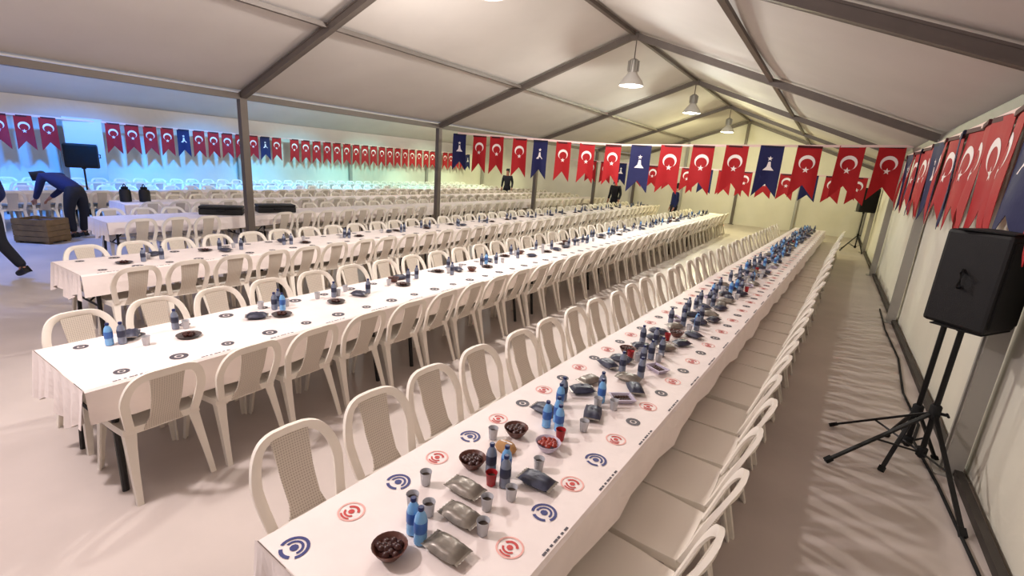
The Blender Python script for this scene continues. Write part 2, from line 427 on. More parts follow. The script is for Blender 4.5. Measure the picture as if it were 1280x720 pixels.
def cloth(rw, idx):
    rnd = random.Random(idx); mb = MB(); w = rw.w/2+.006; drop = .2; zt = TT+.004
    prof = [(-w-.012, -drop), (-w-.008, -drop*.5), (-w-.002, -.012), (-w+.012, 0)]+[(-w+.012+(2*w-.024)*i/6, 0) for i in range(1, 6)]+[(w-.012, 0), (w+.002, -.012), (w+.008, -drop*.5), (w+.012, -drop)]
    NV = int(rw.L/.2); K = len(prof); vs = []; fs = []
    v0 = -.03
    for lay in (0, .0025):
        for i in range(NV+1):
            v = v0+(rw.L+.05)*i/NV
            for j, (pu, pz) in enumerate(prof):
                f = -pz/drop; s = 1 if pu > 0 else -1
                wob = f*(.012*math.sin(v*7+idx)+.008*math.sin(v*17+j))
                vs.append((pu+s*wob+(s*lay if f > .1 else 0), v, zt+pz+(lay if f <= .1 else 0)+f*.02*math.sin(v*2.3+idx*2+s)))
    q = (NV+1)*K
    for i in range(NV):
        for j in range(K-1):
            a = i*K+j; fs.append((a, a+1, a+K+1, a+K)); fs.append((q+a, q+a+K, q+a+K+1, q+a+1))
    for i in range(NV):
        for j in (0, K-1): a = i*K+j; fs.append((a, a+K, q+a+K, q+a))
    mb.add(vs, fs, 0)
    # hanging skirt at the near end, in folds
    vs = []; fs = []; N = 30; H = 5; sk = .26
    for lay in (0, .003):
        for i in range(N+1):
            u = -w+2*w*i/N
            for j in range(H+1):
                f = j/H; vs.append((u*(1+.02*f), v0-.004-lay-f*(.02+.022*math.sin(i*1.3+idx)), zt+.0025-f*(sk+.05*math.sin(i*.35+idx)) if j else zt+.002))
    q = (N+1)*(H+1)
    for i in range(N):
        for j in range(H):
            a = i*(H+1)+j; fs.append((a, a+1, a+H+2, a+H+1)); fs.append((q+a, q+a+H+1, q+a+H+2, q+a+1))
    mb.add(vs, fs, 0)
    zp = zt+.0045
    if idx < 3:
        n = int(rw.L/.232); c = 2 if idx == 0 else 1
        for k in range(n):
            v = .03+.232*k if idx == 0 else .16+.3*k
            if v > rw.L-.1: break
            near = v < 1.35 and idx == 0
            for s in (-1, 1):
                col = (2 if (k+(s > 0)) % 2 == 0 else 1) if near else ((4 if (k+(s > 0)) % 2 == 0 else 1) if idx == 0 else (4 if k % 2 == 0 else 3))
                emblem(mb, s*(w-.135), v+(.02 if s > 0 else 0), zp, (.052 if col != 4 else .04), col, rnd, near)
        for k in range(int(rw.L/.46)):
            v = .1+.46*k
            for q_ in range(7):   # small printed line of text along the right-hand edge
                mb.box((w-.028, v+q_*.026, zp-.001), (w-.019, v+q_*.026+(.014 if q_ % 3 else .022), zp), 4)
    o = mb.obj('tablecloth', [M['cloth'], M['pred'], M['pblue'], M['pink'], M['pgrey']], None)
    o.matrix_world = rw.mx
    desc = ['white tablecloth printed with red and blue round emblems on the nearest long table', 'white tablecloth with wavy hanging end on the second long table from the right',
            'white tablecloth on the third long table from the right', 'white tablecloth on the first long table beyond the tent posts', 'white tablecloth on the second long table beyond the tent posts',
            'white tablecloth on the third long table beyond the tent posts', 'white tablecloth on the long table nearest the left tent wall']
    tag(o, desc[idx], 'tablecloth', 'paper tablecloths on the long tables')
for i, rw in enumerate(ROWS): cloth(rw, i)

# chairs: every seat of every row; the nearest 300 in view as things, the rest as one mass
spots = []
POSTS = [(XL, Y0+BAY*k) for k in range(-1, 5)]
rc = random.Random(3)
for ri, rw in enumerate(ROWS):
    for side in (-1, 1):
        sp_, off, v0 = .48, 0, .34
        if ri == 0: sp_ = .455; off = .30; v0 = .36 if side < 0 else .02
        elif ri == 1: off = .035 if side > 0 else .26; v0 = .30
        elif ri == 2: off = .10 if side > 0 else .2
        else: off = .16
        k = 0; v = v0
        while v < rw.L-.15:
            jit = rc.uniform(-.02, .02); uu = side*(rw.w/2+off+rc.uniform(-.015, .03))
            p = rw.P(uu, v+(jit if ri != 1 else jit*.5)); rot = rw.a+(PI if side > 0 else 0)+rc.uniform(-.05, .05)
            if all(abs(p.x+(.1*side)-a) > .3 or abs(p.y-b) > .33 for a, b in POSTS):
                k += 1; spots.append((dep(p.x, p.y, .5), ri, side, k, p, rot))
            v += sp_
vis = [s for s in spots if inview(s[4].x, s[4].y, .45)]
seen = {}; q_ = []
for d, ri, side, k, p, rot in vis:      # count along each side from the nearest chair in view
    seen[ri, side] = seen.get((ri, side), 0)+1; q_.append((d, ri, side, seen[ri, side], p, rot))
vis = sorted(q_, key=lambda s: s[0])
chairP = make_chair(); whole = mb_chair_whole().obj('plastic_chair', [M['chair'], M['lattice']], smooth=True)
used = [0, 0]
for i, (d, ri, side, k, p, rot) in enumerate(vis[:300]):
    if i < 150:
        o = chairP if not used[0] else dup(chairP); used[0] = 1
    else:
        o = whole if not used[1] else dup(whole); used[1] = 1
    o.location = p; o.rotation_euler = (0,0,rot)
    s = 'right' if side > 0 else 'left'
    tag(o, '%s white chair from near end, %s side of the %s' % (nth(k), s, ROWS[ri].name), 'chair', 'white plastic chairs along the long tables')
rest = MB()
lo = mb_chair_whole()
for d, ri, side, k, p, rot in vis[300:]:
    rest.join(lo, Matrix.Translation(p) @ Matrix.Rotation(rot, 4, 'Z'))
if vis[300:]:
    o = rest.obj('far_chairs', [M['chair'], M['lattice']])
    tag(o, 'distant white plastic chairs crowded around the far tables at the back', 'chairs', None, 'stuff')

# ------------------------------------------------------------------ tableware
def p_bottle(body, lab, cp):
    r = empty('water_bottle', (0,0,0))
    b = MB(); b.lathe([(.026, 0), (.032, .006), (.032, .05), (.030, .058), (.032, .066), (.032, .13), (.027, .155), (.014, .178), (.0125, .186)], 16); b.obj('body', M[body], r, smooth=True)
    l = MB(); l.lathe([(.0325, .068), (.0332, .07), (.0332, .125), (.0325, .127)], 16); l.obj('label', M[lab], r, smooth=True)
    c = MB(); c.lathe([(.0145, .184), (.0155, .187), (.0155, .2), (.013, .204)], 12); c.obj('cap', M[cp], r, smooth=True)
    return r
def p_bowl(shell, fill):
    r = empty('bowl', (0,0,0))
    b = MB(); b.lathe([(.028, 0), (.034, .004), (.052, .03), (.06, .046), (.062, .048), (.057, .045), (.047, .028), (.01, .012)], 20); b.obj('shell', M[shell], r, smooth=True)
    c = MB(); rn = random.Random(shell+fill)
    for i in range(14):
        a = i*2.4; q = .04*math.sqrt(i/14); c.lathe([(.004, 0), (.012, .006), (.013, .012), (.007, .02), (.002, .022)], 7, (q*math.cos(a), q*math.sin(a), .024+rn.random()*.012), sx=1.3)
    c.obj('contents', M[fill], r, smooth=True); return r
def p_cup(m, fill):
    r = empty('cup', (0,0,0))
    b = MB(); b.lathe([(.024, 0), (.026, .002), (.034, .08), (.036, .083), (.035, .085), (.032, .08), (.024, .006), (.003, .005)], 16); b.obj('wall_of_cup', M[m], r, smooth=True).name = 'cup_body'
    c = MB(); c.lathe([(.003, .052), (.0295, .053), (.0295, .056), (.003, .057)], 14); c.obj('drink', M[fill], r, smooth=True); return r
def p_packet(m):
    r = empty('food_packet', (0,0,0)); vs = []; fs = []; N = 10
    rn = random.Random(m)
    for s in (1, -1):
        for i in range(N+1):
            for j in range(N+1):
                a, b = 2*i/N-1, 2*j/N-1; h = (1-a**4)*(1-b**4)
                z = .024+(.026 if s > 0 else -.0235)*h*(1 if s < 0 else (.75+.35*rn.random()))
                vs.append((a*.075, b*.05*(1-.1*abs(a)), z))
    q = (N+1)**2
    for i in range(N):
        for j in range(N):
            a = i*(N+1)+j; fs.append((a, a+N+1, a+N+2, a+1)); fs.append((q+a, q+a+1, q+a+N+2, q+a+N+1))
    MB().add(vs, fs).obj('pouch', M[m], r, smooth=True)
    for s in (-1, 1):
        c = MB(); c.add([(s*.072, -.043, .022), (s*.072, .043, .022), (s*.072, .043, .027), (s*.072, -.043, .027)]+[(s*(.084-.004*(k % 2)), -.043+.0086*k, .0235+.001*z) for z in (0, 1) for k in range(11)],
            [(0, 1, 2, 3), tuple([0]+list(range(4, 15))+[1]), tuple([2]+list(range(25, 14, -1))+[3])]+[(4+k, 5+k, 16+k, 15+k) for k in range(10)]+[(1, 14, 25, 2), (0, 3, 15, 4)])
        c.obj('crimped_end', M['pack'], r)
    return r
def p_tray(m, fill):
    r = empty('food_tray', (0,0,0)); b = MB()
    for (x0, y0, z0, x1, y1, z1) in ((.05, .035, 0, .062, .046, .03),):
        o = [(-x0,-y0,0),(x0,-y0,0),(x0,y0,0),(-x0,y0,0)]; t = [(-x1,-y1,.03),(x1,-y1,.03),(x1,y1,.03),(-x1,y1,.03)]
        lip = [(-x1-.008,-y1-.008,.03),(x1+.008,-y1-.008,.03),(x1+.008,y1+.008,.03),(-x1-.008,y1+.008,.03)]
        inn = [(-x0+.003,-y0+.003,.004),(x0-.003,-y0+.003,.004),(x0-.003,y0-.003,.004),(-x0+.003,y0-.003,.004)]
        tin = [(x*.97, y*.96, .031) for x, y, z in t]
        vs = o+lip+tin+inn; fs = [(3,2,1,0),(12,13,14,15)]
        for k in range(4):
            j = (k+1) % 4; fs += [(k,j,4+j,4+k),(4+k,4+j,8+j,8+k),(8+k,8+j,12+j,12+k)]
        b.add(vs, fs)
    b.obj('shell', M[m], r)
    c = MB(); rn = random.Random(5)
    for i in range(9): c.lathe([(.005, 0), (.016, .006), (.014, .016), (.004, .022)], 7, (-.034+.017*(i % 5), -.018+.034*(i//5), .005), sx=1.1)
    c.obj('contents', M[fill], r, smooth=True); return r
def p_plate():
    r = empty('plate', (0,0,0)); b = MB(); b.lathe([(.05, 0), (.055, .002), (.09, .016), (.092, .018), (.088, .017), (.055, .006), (.004, .005)], 20); b.obj('dish', M['plate'], r, smooth=True)
    c = MB()
    for i in range(5): c.lathe([(.008, 0), (.02, .01), (.018, .022), (.006, .03)], 8, (.03*math.cos(i*1.26), .03*math.sin(i*1.26), .006))
    c.obj('food', M['dates'], r, smooth=True); return r
def p_bread():
    r = empty('bread_roll', (0,0,0)); b = MB(); b.lathe([(.02, 0), (.036, .004), (.042, .018), (.036, .034), (.02, .044), (.003, .047)], 14, sx=1.35); b.obj('crust', M['bread'], r, smooth=True)
    c = MB(); c.bar((-.03, 0, .044), (.03, .004, .044), .008, .006); c.obj('slit', M['napkin'], r); return r
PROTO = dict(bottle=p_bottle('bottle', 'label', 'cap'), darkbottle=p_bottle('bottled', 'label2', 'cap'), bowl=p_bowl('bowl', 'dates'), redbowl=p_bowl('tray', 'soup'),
             cup=p_cup('cup', 'cupd'), redcup=p_cup('redcup', 'cupd'), packet=p_packet('pack'), darkpacket=p_packet('packd'), tray=p_tray('tray', 'dates'), plate=p_plate(), bread=p_bread())
KINDW = dict(bottle=('light blue water bottle', 'bottle'), darkbottle=('dark blue water bottle', 'bottle'), bowl=('brown bowl of dates', 'bowl'), redbowl=('pale bowl with red food', 'bowl'),
             cup=('grey plastic cup', 'cup'), redcup=('red cup', 'cup'), packet=('grey foil food packet', 'packet'), darkpacket=('dark blue food packet', 'packet'), tray=('lilac plastic food tray', 'tray'),
             plate=('dark plate of food', 'plate'), bread=('golden bread roll', 'bread'))
SCL = dict(bottle=.74, darkbottle=.74, cup=.72, redcup=.72, plate=.85)
RAD = dict(bottle=.03, darkbottle=.03, bowl=.066, redbowl=.066, cup=.03, redcup=.03, packet=.078, darkpacket=.078, tray=.082, plate=.086, bread=.06)
ZT = TT+.0082
items = [[], [], []]
def put(ri, kind, u, v, rz=0): items[ri].append((v, kind, u, rz))
# nearest cluster groups as in the photo: (kind, u, v)
for kind, u, v in (('bottle', .0, .34), ('bottle', .055, .325), ('bowl', .02, .215), ('tray', .155, .225), ('packet', .16, .35),
                   ('darkpacket', -.17, .50), ('cup', .2, .5), ('darkpacket', .19, .6), ('cup', .17, .72), ('packet', -.13, .89), ('cup', .15, .96), ('cup', -.16, 1.02), ('packet', .19, 1.2),
                   ('packet', -.06, .52), ('cup', -.1, .43), ('cup', -.02, .44), ('packet', .09, .50), ('cup', -.16, .56), ('cup', .13, .61), ('packet', .0, .63), ('cup', -.08, .68),
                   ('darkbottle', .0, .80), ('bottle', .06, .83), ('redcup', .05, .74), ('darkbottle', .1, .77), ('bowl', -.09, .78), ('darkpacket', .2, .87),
                   ('bread', -.05, .98), ('packet', .07, .99), ('bowl', -.09, 1.12), ('redbowl', .1, 1.12),
                   ('bottle', -.02, 1.3), ('bottle', .05, 1.31), ('bottle', .0, 1.38), ('redcup', .1, 1.24), ('darkpacket', -.1, 1.42), ('cup', .15, 1.4)):
    put(0, kind, u-.03, v)
rr = random.Random(11)
def cluster(ri, u0, v0, kinds, sx=.17, sv=.2):
    placed = []
    for kind in kinds:
        for tr in range(60):
            u = u0+rr.uniform(-sx, sx); v = v0+rr.uniform(-sv, sv); r = RAD[kind]
            if all(math.hypot(u-a, v-b) > r+c for a, b, c in placed):
                placed.append((u, v, r)); put(ri, kind, u, v, rr.uniform(0, 6.28)); break
v = 1.78
k = 0
while v < ROWS[0].L-.2:
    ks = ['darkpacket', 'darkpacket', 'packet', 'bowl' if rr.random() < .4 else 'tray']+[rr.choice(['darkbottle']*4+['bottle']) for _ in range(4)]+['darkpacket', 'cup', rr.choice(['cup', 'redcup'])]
    cluster(0, .0, v, ks, .15, .26); v += .54
v = .5
while v < ROWS[1].L-.2:
    cluster(1, -.12, v, ['plate', 'darkpacket', 'darkbottle', 'darkbottle', 'cup', rr.choice(['bottle', 'bowl', 'cup']), 'cup'], .15, .24); v += .78
v = .6
while v < ROWS[2].L-.2:
    cluster(2, -.05, v, ['plate', 'darkpacket', 'darkbottle', 'darkbottle', 'cup'], .15, .22); v += .95
# keep objects apart
usedk = set()
ROWN = ['nearest long table', 'second long table', 'third long table']
for ri in range(3):
    items[ri].sort(); cnt = {}
    kept = []; todo = []
    for v, kind, u, rz in items[ri]:
        if any(math.hypot(u-a, v-b) < (RAD[kind]+c)*.93 for a, b, c in kept): continue
        kept.append((u, v, RAD[kind])); cnt[kind] = cnt.get(kind, 0)+1
        if kind in usedk: o = dup(PROTO[kind])
        else: o = PROTO[kind]; usedk.add(kind)
        o.location = ROWS[ri].P(u, v, ZT); o.rotation_euler = (0,0,rz); o.scale = (SCL.get(kind, 1),)*3
        todo.append((o, kind, cnt[kind]))
    for o, kind, q in todo:
        T = cnt[kind]; far = q > (T+1)//2
        tag(o, '%s %s from %s end of the %s' % (nth(T+1-q if far else q), KINDW[kind][0], 'far' if far else 'near', ROWN[ri]), KINDW[kind][1], 'tableware on the '+ROWN[ri])
for kind in PROTO:
    if kind not in usedk:
        for c in kids(PROTO[kind]): bpy.data.objects.remove(c)
        bpy.data.objects.remove(PROTO[kind])

# ------------------------------------------------------------------ pendant lamps and light
def make_lamp():
    r = empty('pendant_lamp', (0,0,0))
    mb = MB(); mb.tube([(0,0,.44), (0,0,.80)], .009, 6); mb.obj('suspension_rod', M['alu'], r)
    mb = MB(); mb.lathe([(.045, .22), (.07, .23), (.075, .30), (.07, .43), (.05, .45), (.02, .46)], 16)
    for i in range(12):
        a = i*PI/6; mb.box((.07, -.004, .25), (.092, .004, .42), 0, Matrix.Rotation(a, 4, 'Z'))
    mb.obj('driver_housing', M['alul'], r, smooth=True)
    mb = MB(); mb.lathe([(.19, 0), (.2, .006), (.16, .09), (.09, .19), (.06, .24), (.05, .24), (.08, .185), (.15, .088), (.185, .012)], 24); mb.obj('shade', M['lampw'], r, smooth=True)
    mb = MB(); mb.lathe([(.17, .018), (.183, .02), (.18, .034), (.02, .04)], 24); mb.obj('lens', M['lens'], r, smooth=True)
    return r
lampP = make_lamp()
def light(name, loc, e, col, r=.15, kind='POINT', spot=None):
    l = bpy.data.lights.new(name, kind); l.energy = e; l.color = col; l.shadow_soft_size = r
    o = bpy.data.objects.new(name, l); C.objects.link(o); o.location = loc; return o
WARM = (1, .94, .90); GRN = (.95, 1, .88); YEL = (1, .96, .55)
lamps = [(4.95, 3.95, 'partly cut off at the top edge of the picture', WARM, 560), (9.75, 3.72, 'largest fully visible one, below the roof ridge', (.98, .97, .92), 460), (14.6, 3.78, 'second from the camera along the ridge', GRN, 520), (20.0, 3.75, 'farthest and smallest along the ridge', YEL, 760)]
for i, (y, z, w_, col, e) in enumerate(lamps):
    o = lampP if i == 0 else dup(lampP)
    o.location = (XM, y, z); o.scale = (1.25, 1.25, 1.1)
    tag(o, 'white bell-shaped pendant lamp, '+w_, 'lamp', 'lamps hung from the ridge')
    light('lamp_light', (XM, y, z-.03), e*.62, col, .1)
light('lamp_light', (XM, -.3, 3.75), 290, (1, .90, .92), .12)
# unseen spots put in to tint the second tent blue, teal and yellow-green
def beam(loc, aim, e, col, deg):
    l = bpy.data.lights.new('added_spot', 'SPOT'); l.energy = e; l.color = col; l.spot_size = math.radians(deg); l.spot_blend = .6; l.shadow_soft_size = .15
    o = bpy.data.objects.new('added_spot', l); C.objects.link(o); o.location = loc
    o.rotation_euler = (Vector(aim)-Vector(loc)).to_track_quat('-Z', 'Y').to_euler()
for y, e, c in ((1.5, 1500, (.01, .22, 1)), (4.6, 1700, (.01, .26, 1)), (8, 1500, (.03, .36, 1)), (11.5, 900, (.15, .7, 1)), (15, 700, (.3, .95, .85)), (19, 700, (.65, 1, .7)), (22.5, 600, (.9, 1, .6))):
    beam((XM2+.5, y, 4.1), (XL2+1.0, y+.4, 0), e*1.05, c, 62)
beam((XM2+1.5, 1.2, 4.1), (-11.2, 1.9, 0), 1100, (.10, .28, 1), 80)  # unseen spot added to spill blue onto the left floor
for y, e in ((0, 400), (5, 400), (11, 360), (17, 330)): beam((-10.6, y, 2.5), (-16.2, y+1, 7.2), e, (1, .9, .8), 105)  # unseen uplights added to keep the far roof slope and valance cream
for y, e in ((11, 70), (18, 130)): light('added_fill', (XM2, y, 3.9), e, (1, .95, .86), .2)  # unseen warm fill added for the second tent's roof

# ------------------------------------------------------------------ bunting
def flag_mesh(wd, h, seed, mats):
    rn = random.Random(seed); mb = MB(); NX, NZ = 8, 10; vs = []; fs = []; ph = rn.random()*6
    def pos(a, t, lay=0):
        x = (a-.5)*wd*(1+.06*t); notch = .26*(1-abs(2*a-1))
        z = -t*h*(1-notch)
        y = .016*math.sin(a*5+ph)*(.3+t)+.012*math.sin(t*4+ph*2)+lay
        return (x, y, z)
    for lay in (-.002, .002):
        for i in range(NX+1):
            for j in range(NZ+1): vs.append(pos(i/NX, j/NZ, lay))
    q = (NX+1)*(NZ+1)
    for i in range(NX):
        for j in range(NZ):
            a = i*(NZ+1)+j; fs += [(a, a+1, a+NZ+2, a+NZ+1), (q+a, q+a+NZ+1, q+a+NZ+2, q+a+1)]
    ring = [i*(NZ+1) for i in range(NX+1)]+[NX*(NZ+1)+j for j in range(1, NZ+1)]+[i*(NZ+1)+NZ for i in range(NX-1, -1, -1)]+[j for j in range(NZ-1, 0, -1)]
    for k in range(len(ring)):
        a, b = ring[k], ring[(k+1) % len(ring)]; fs.append((a, b, q+b, q+a))
    mb.add(vs, fs, 0)
    # hem folded over the string
    mb.box((-wd/2, -.012, -.035), (wd/2, .012, .008), 1)
    def surf(x, z, off):
        a = x/wd+.5; t = -z/(h*(1-.26*(1-abs(2*a-1)))); p = pos(a, t); return (x, p[1]+off, z)
    return mb, surf
def solid(poly, surf, off):
    """flat outline (list of x,z) in a triangle fan strip on both faces of the flag"""
    mb = MB()
    for s in (-1, 1):
        vs = [surf(x, z, s*off) for x, z in poly[0]]; mb.add(vs, poly[1])
    return mb
def crescent(cx, cz, r):
    # opens downward
    P_ = []; F_ = []; n = 18
    for i in range(n+1):
        a = -.62+(PI+1.24)*i/n
        P_.append((cx+r*math.cos(a), cz+r*math.sin(a)))
    ri = r*.78
    for i in range(n+1):
        a = -.95+(PI+1.9)*i/n
        P_.append((cx+ri*math.cos(a), cz-r*.24+ri*math.sin(a)))
    for i in range(n): F_.append((i, i+1, n+1+i+1, n+1+i))
    return P_, F_
def star(cx, cz, r, rot=PI/2):
    P_ = [(cx, cz)]
    for i in range(10):
        q = r if i % 2 == 0 else r*.4; a = rot+i*PI/5; P_.append((cx+q*math.cos(a), cz+q*math.sin(a)))
    return P_, [(0, 1+i, 1+(i+1) % 10) for i in range(10)]
def make_flag(col, wd, h, seed):
    red = col == 'red'
    mb, surf = flag_mesh(wd, h, seed, None)
    o = mb.obj('bunting_flag', [M['fred'], M['fhead']] if red else [M['fnavy'], M['fheadn']], smooth=True)
    if red:
        solid(crescent(0, -.31*h, .33*wd), surf, .005).obj('crescent', M['fwhite'], o)
        solid(star(0, -.45*h, .15*wd), surf, .005).obj('star', M['fwhite'], o)
    else:
        solid(star(0, -.24*h, .12*wd), surf, .005).obj('star', M['fwhite'], o)
        P_ = [(-.05*wd, -.30*h), (.05*wd, -.30*h), (.09*wd, -.40*h), (.24*wd, -.47*h), (-.24*wd, -.47*h), (-.09*wd, -.40*h)]
        solid((P_, [(0, 1, 2, 5), (5, 2, 3, 4)]), surf, .005).obj('emblem', M['fwhite'], o)
    return o
FL = {}
def flag(col, wd, h, loc, rz, label, group, seed):
    key = (col, round(wd, 2), round(h, 2), seed)
    if key not in FL: FL[key] = make_flag(*key); o = FL[key]
    else: o = dup(FL[key])
    o.location = loc; o.rotation_euler = (0,0,rz)
    return tag(o, label, 'flag', group)
def string(pts, label, group=None):
    mb = MB()
    for a, b in zip(pts, pts[1:]): mb.bar(a, b, .012, .05)
    return tag(mb.obj('bunting_string', M['tape']), label, 'string', group)
# across the hall
cross = [(-8.67,10.33,2.73,.86,'navy'),(-8.1,10.47,2.72,.9,'red'),(-7.62,10.59,2.71,.86,'red'),(-7.0,10.75,2.68,.84,'red'),(-6.46,10.88,2.67,.95,'navy'),(-5.87,11.03,2.66,.9,'red'),(-5.29,11.18,2.67,.92,'red'),(-4.67,11.33,2.68,.98,'red'),
         (-4.03,11.49,2.69,.98,'navy'),(-3.37,11.66,2.72,.92,'red'),(-2.69,11.83,2.76,1.02,'red'),(-2.01,12.0,2.8,1.04,'red'),(-1.33,12.17,2.82,1.07,'navy'),(-.63,12.35,2.86,1.14,'red'),(.12,12.54,2.9,1.08,'red'),(.80,12.71,2.95,1.10,'red')]
ang = math.atan2(2.5, 9.95)
CG = 'flags strung across the hall'
cn = {'red': 0, 'navy': 0}
NWORD = {'red': 'red flag with crescent and star', 'navy': 'navy flag with white emblem'}
for i, (x, y, z, h, c) in enumerate(cross):
    cn[c] += 1; z = 2.66+.29*max(0, (x+4.5)/5.5)+.06*max(0, (-6-x)/2.7)
    if c == 'red' or c == 'navy':
        flag(c, .38 if i < 8 else .47, .96 if i < 8 else 1.1, (x, y, z), ang, '%s, %s of its colour from left on the front string' % (NWORD[c], nth(cn[c])), CG, i % 3)
string([(XL+.06, 10.3, 2.745), (-7.4, 10.645, 2.71), (-5.5, 11.12, 2.67), (-4.5, 11.37, 2.67), (-2.6, 11.85, 2.765), (-.7, 12.33, 2.865), (XR-.03, 12.78, 2.965)], 'pale string crossing the hall from post to right wall above the tables')
# a second string farther back
n2 = {'red': 0, 'navy': 0}
yb = 17.2
for i in range(15):
    x = -7.9+i*.6; c = 'navy' if i % 5 == 2 else 'red'; n2[c] += 1
    flag(c, .42, .78, (x, yb, 2.36-.05*math.sin(PI*i/14)), 0, 'small %s flag, %s of its colour from left on the rear cross string' % (c, nth(n2[c])), 'flags on the rear string', i % 3)
string([(XL+.06, yb, 2.37), (-5.9, yb, 2.33), (-3.7, yb, 2.32), (-1.5, yb, 2.33), (XR-.03, yb, 2.37)], 'pale string of the rear flags crossing before the far wall')
# along the right wall
n3 = {'red': 0, 'navy': 0}
yy = 12.2; i = 0
while yy > 2.6:
    c = 'navy' if i in (1, 4, 7, 10, 15, 18) else 'red'; n3[c] += 1
    flag(c, .46, 1.04, (1.03+.02*(i % 2), yy, 2.73), PI/2+(.12 if i % 2 else -.1), '%s, %s of its colour from far end of right wall' % (NWORD[c], nth(n3[c])), 'flags along the right wall', i % 3)
    yy -= .5; i += 1
string([(1.06, 12.7, 2.75), (1.06, 7.5, 2.74), (1.06, 2.3, 2.74)], 'pale string of flags running along the right tent wall')
# far tent: two strings by its outer wall
n4 = {'red': 0, 'navy': 0}
for i in range(18):
    y = 2.75+i*.48; x = -17.7-.04*i; c = 'navy' if i in (10, 16) else 'red'
    if i in (4, 5): continue
    n4[c] += 1
    flag(c, .34, .86, (x, y, 2.36), PI/2-.15, '%s flag in the blue-lit tent, %s of its colour from the left' % (c, nth(n4[c])), 'flags in the blue lit tent', i % 3)
string([(-17.66, 2.0, 2.37), (-18.45, 11.4, 2.37)], 'string of flags at left in the blue-lit tent')
n5 = {'red': 0, 'navy': 0}
for i in range(23):
    y = 11.6+i*.5; x = -18.3; c = 'navy' if i in (22,) else 'red'; n5[c] += 1
    flag(c, .36, .9, (x, y, 2.36), PI/2-.06, '%s flag along the far tent wall between the posts, %s from the left' % (c, nth(n5[c])), 'flags along the far tent wall', i % 3)
string([(-18.3, 11.3, 2.37), (-18.3, 23.2, 2.37)], 'pink string of flags along the far tent wall between the posts')

# ------------------------------------------------------------------ speakers on stands
def speaker(loc, rz, label, sc=1, tilt=0):
    r = empty('loudspeaker', loc, rz); r.rotation_euler = (tilt, 0, rz); r.scale = (sc,)*3
    w, h, d = .44, .66, .38
    mb = MB()   # trapezoid cabinet, front at -y
    f = [(-w/2, -d/2), (w/2, -d/2), (w*.34, d/2), (-w*.34, d/2)]
    mb.add([(x, y, 0) for x, y in f]+[(x, y, h) for x, y in f], [(3,2,1,0),(4,5,6,7)]+[(k, (k+1) % 4, 4+(k+1) % 4, 4+k) for k in range(4)])
    mb.obj('cabinet', M['black'], r, bevel=.025)
    mb = MB(); mb.box((-w*.45, -d/2-.012, .04), (w*.45, -d/2+.002, h-.04)); mb.obj('grille', M['grille'], r, bevel=.008)
    for s in (-1, 1):
        mb = MB(); xx = s*w*.43
        mb.tube([(xx, .02, h*.42), (xx+s*.035, .01, h*.44), (xx+s*.035, .01, h*.58), (xx, .02, h*.60)], .013, 8); mb.obj('handle', M['steel'], r, smooth=True)
        mb = MB(); mb.box((-w*.46, -d/2+.01 if s > 0 else -d/2+.01, (h-.002) if s > 0 else -.008), (w*.46, d*.3, (h+.01) if s > 0 else .002)); mb.obj('end_cap', M['rubber'], r, bevel=.006)
    mb = MB(); mb.lathe([(.03, -.05), (.03, .0)], 12); mb.obj('pole_socket', M['steel'], r, smooth=True)
    return tag(r, label, 'speaker')
def stand(loc, legs, hub, top, label, lean=(0,0)):
    r = empty('speaker_stand', loc)
    mb = MB(); mb.tube([(0,0,.12), (lean[0], lean[1], top)], .019, 10); mb.obj('pole', M['steel'], r, smooth=True)
    mb = MB(); mb.lathe([(.03, hub-.05), (.036, hub-.045), (.036, hub+.05), (.028, hub+.06)], 14); mb.obj('collar', M['rubber'], r, smooth=True)
    mb = MB(); mb.lathe([(.026, .13), (.034, .135), (.034, .2), (.026, .205)], 14); mb.obj('lower_collar', M['rubber'], r, smooth=True)
    mb = MB(); mb.tube([(.03, 0, hub), (.075, 0, hub)], .012, 8); mb.tube([(.075, -.03, hub), (.075, .03, hub)], .009, 8); mb.obj('clamp_knob', M['rubber'], r)
    for (dx, dy) in legs:
        mb = MB(); q = Vector((dx, dy, 0)); a = q.normalized()*.03+Vector((0,0,hub-.02)); e = q+Vector((0,0,.02)); mb.bar(a, e, .03, .018)
        l = mb.obj('leg', M['steel'], r, bevel=.004)
        m2 = MB(); m2.bar(a+(e-a)*.95, e+(e-a).normalized()*.015, .04, .03); m2.obj('rubber_foot', M['rubber'], l)
        m3 = MB(); m3.tube([q.normalized()*.03+Vector((0,0,.165)), a+(e-a)*.52], .008, 6); m3.obj('brace', M['steel'], r)
    return tag(r, label, 'speaker stand')
stand((.94, 4.46, 0), [(-.58, -.34), (-.55, .36), (.15, -.74)], .50, 1.16, 'black tripod stand under the loudspeaker by the right tent wall')
speaker((.94, 4.46, 1.19), math.radians(58), 'large black loudspeaker on tripod stand by the right tent wall', 1.0)
stand((.87, 4.60, 0), [(-.16, -.34), (-.08, .34), (.22, .16)], .42, 1.14, 'second black pole stand just behind the near tripod by right wall')
stand((.92, 19.6, 0), [(-.4, -.3), (-.35, .4), (.2, -.45)], .55, 1.3, 'distant black speaker stand near the far end of the right wall')
speaker((.92, 19.6, 1.33), math.radians(20), 'distant black loudspeaker at the far end of the right wall', 1.15)
stand((-14.9, 4.02, 0), [(-.4, -.3), (-.1, .45), (.4, -.2)], .6, 1.22, 'black speaker stand in the blue-lit tent under a speaker')
s_ = speaker((-14.9, 4.02, 1.25), math.radians(70), 'black loudspeaker standing high in the blue-lit tent at left', 1.05); s_.scale = (1.45, 1.1, .8)
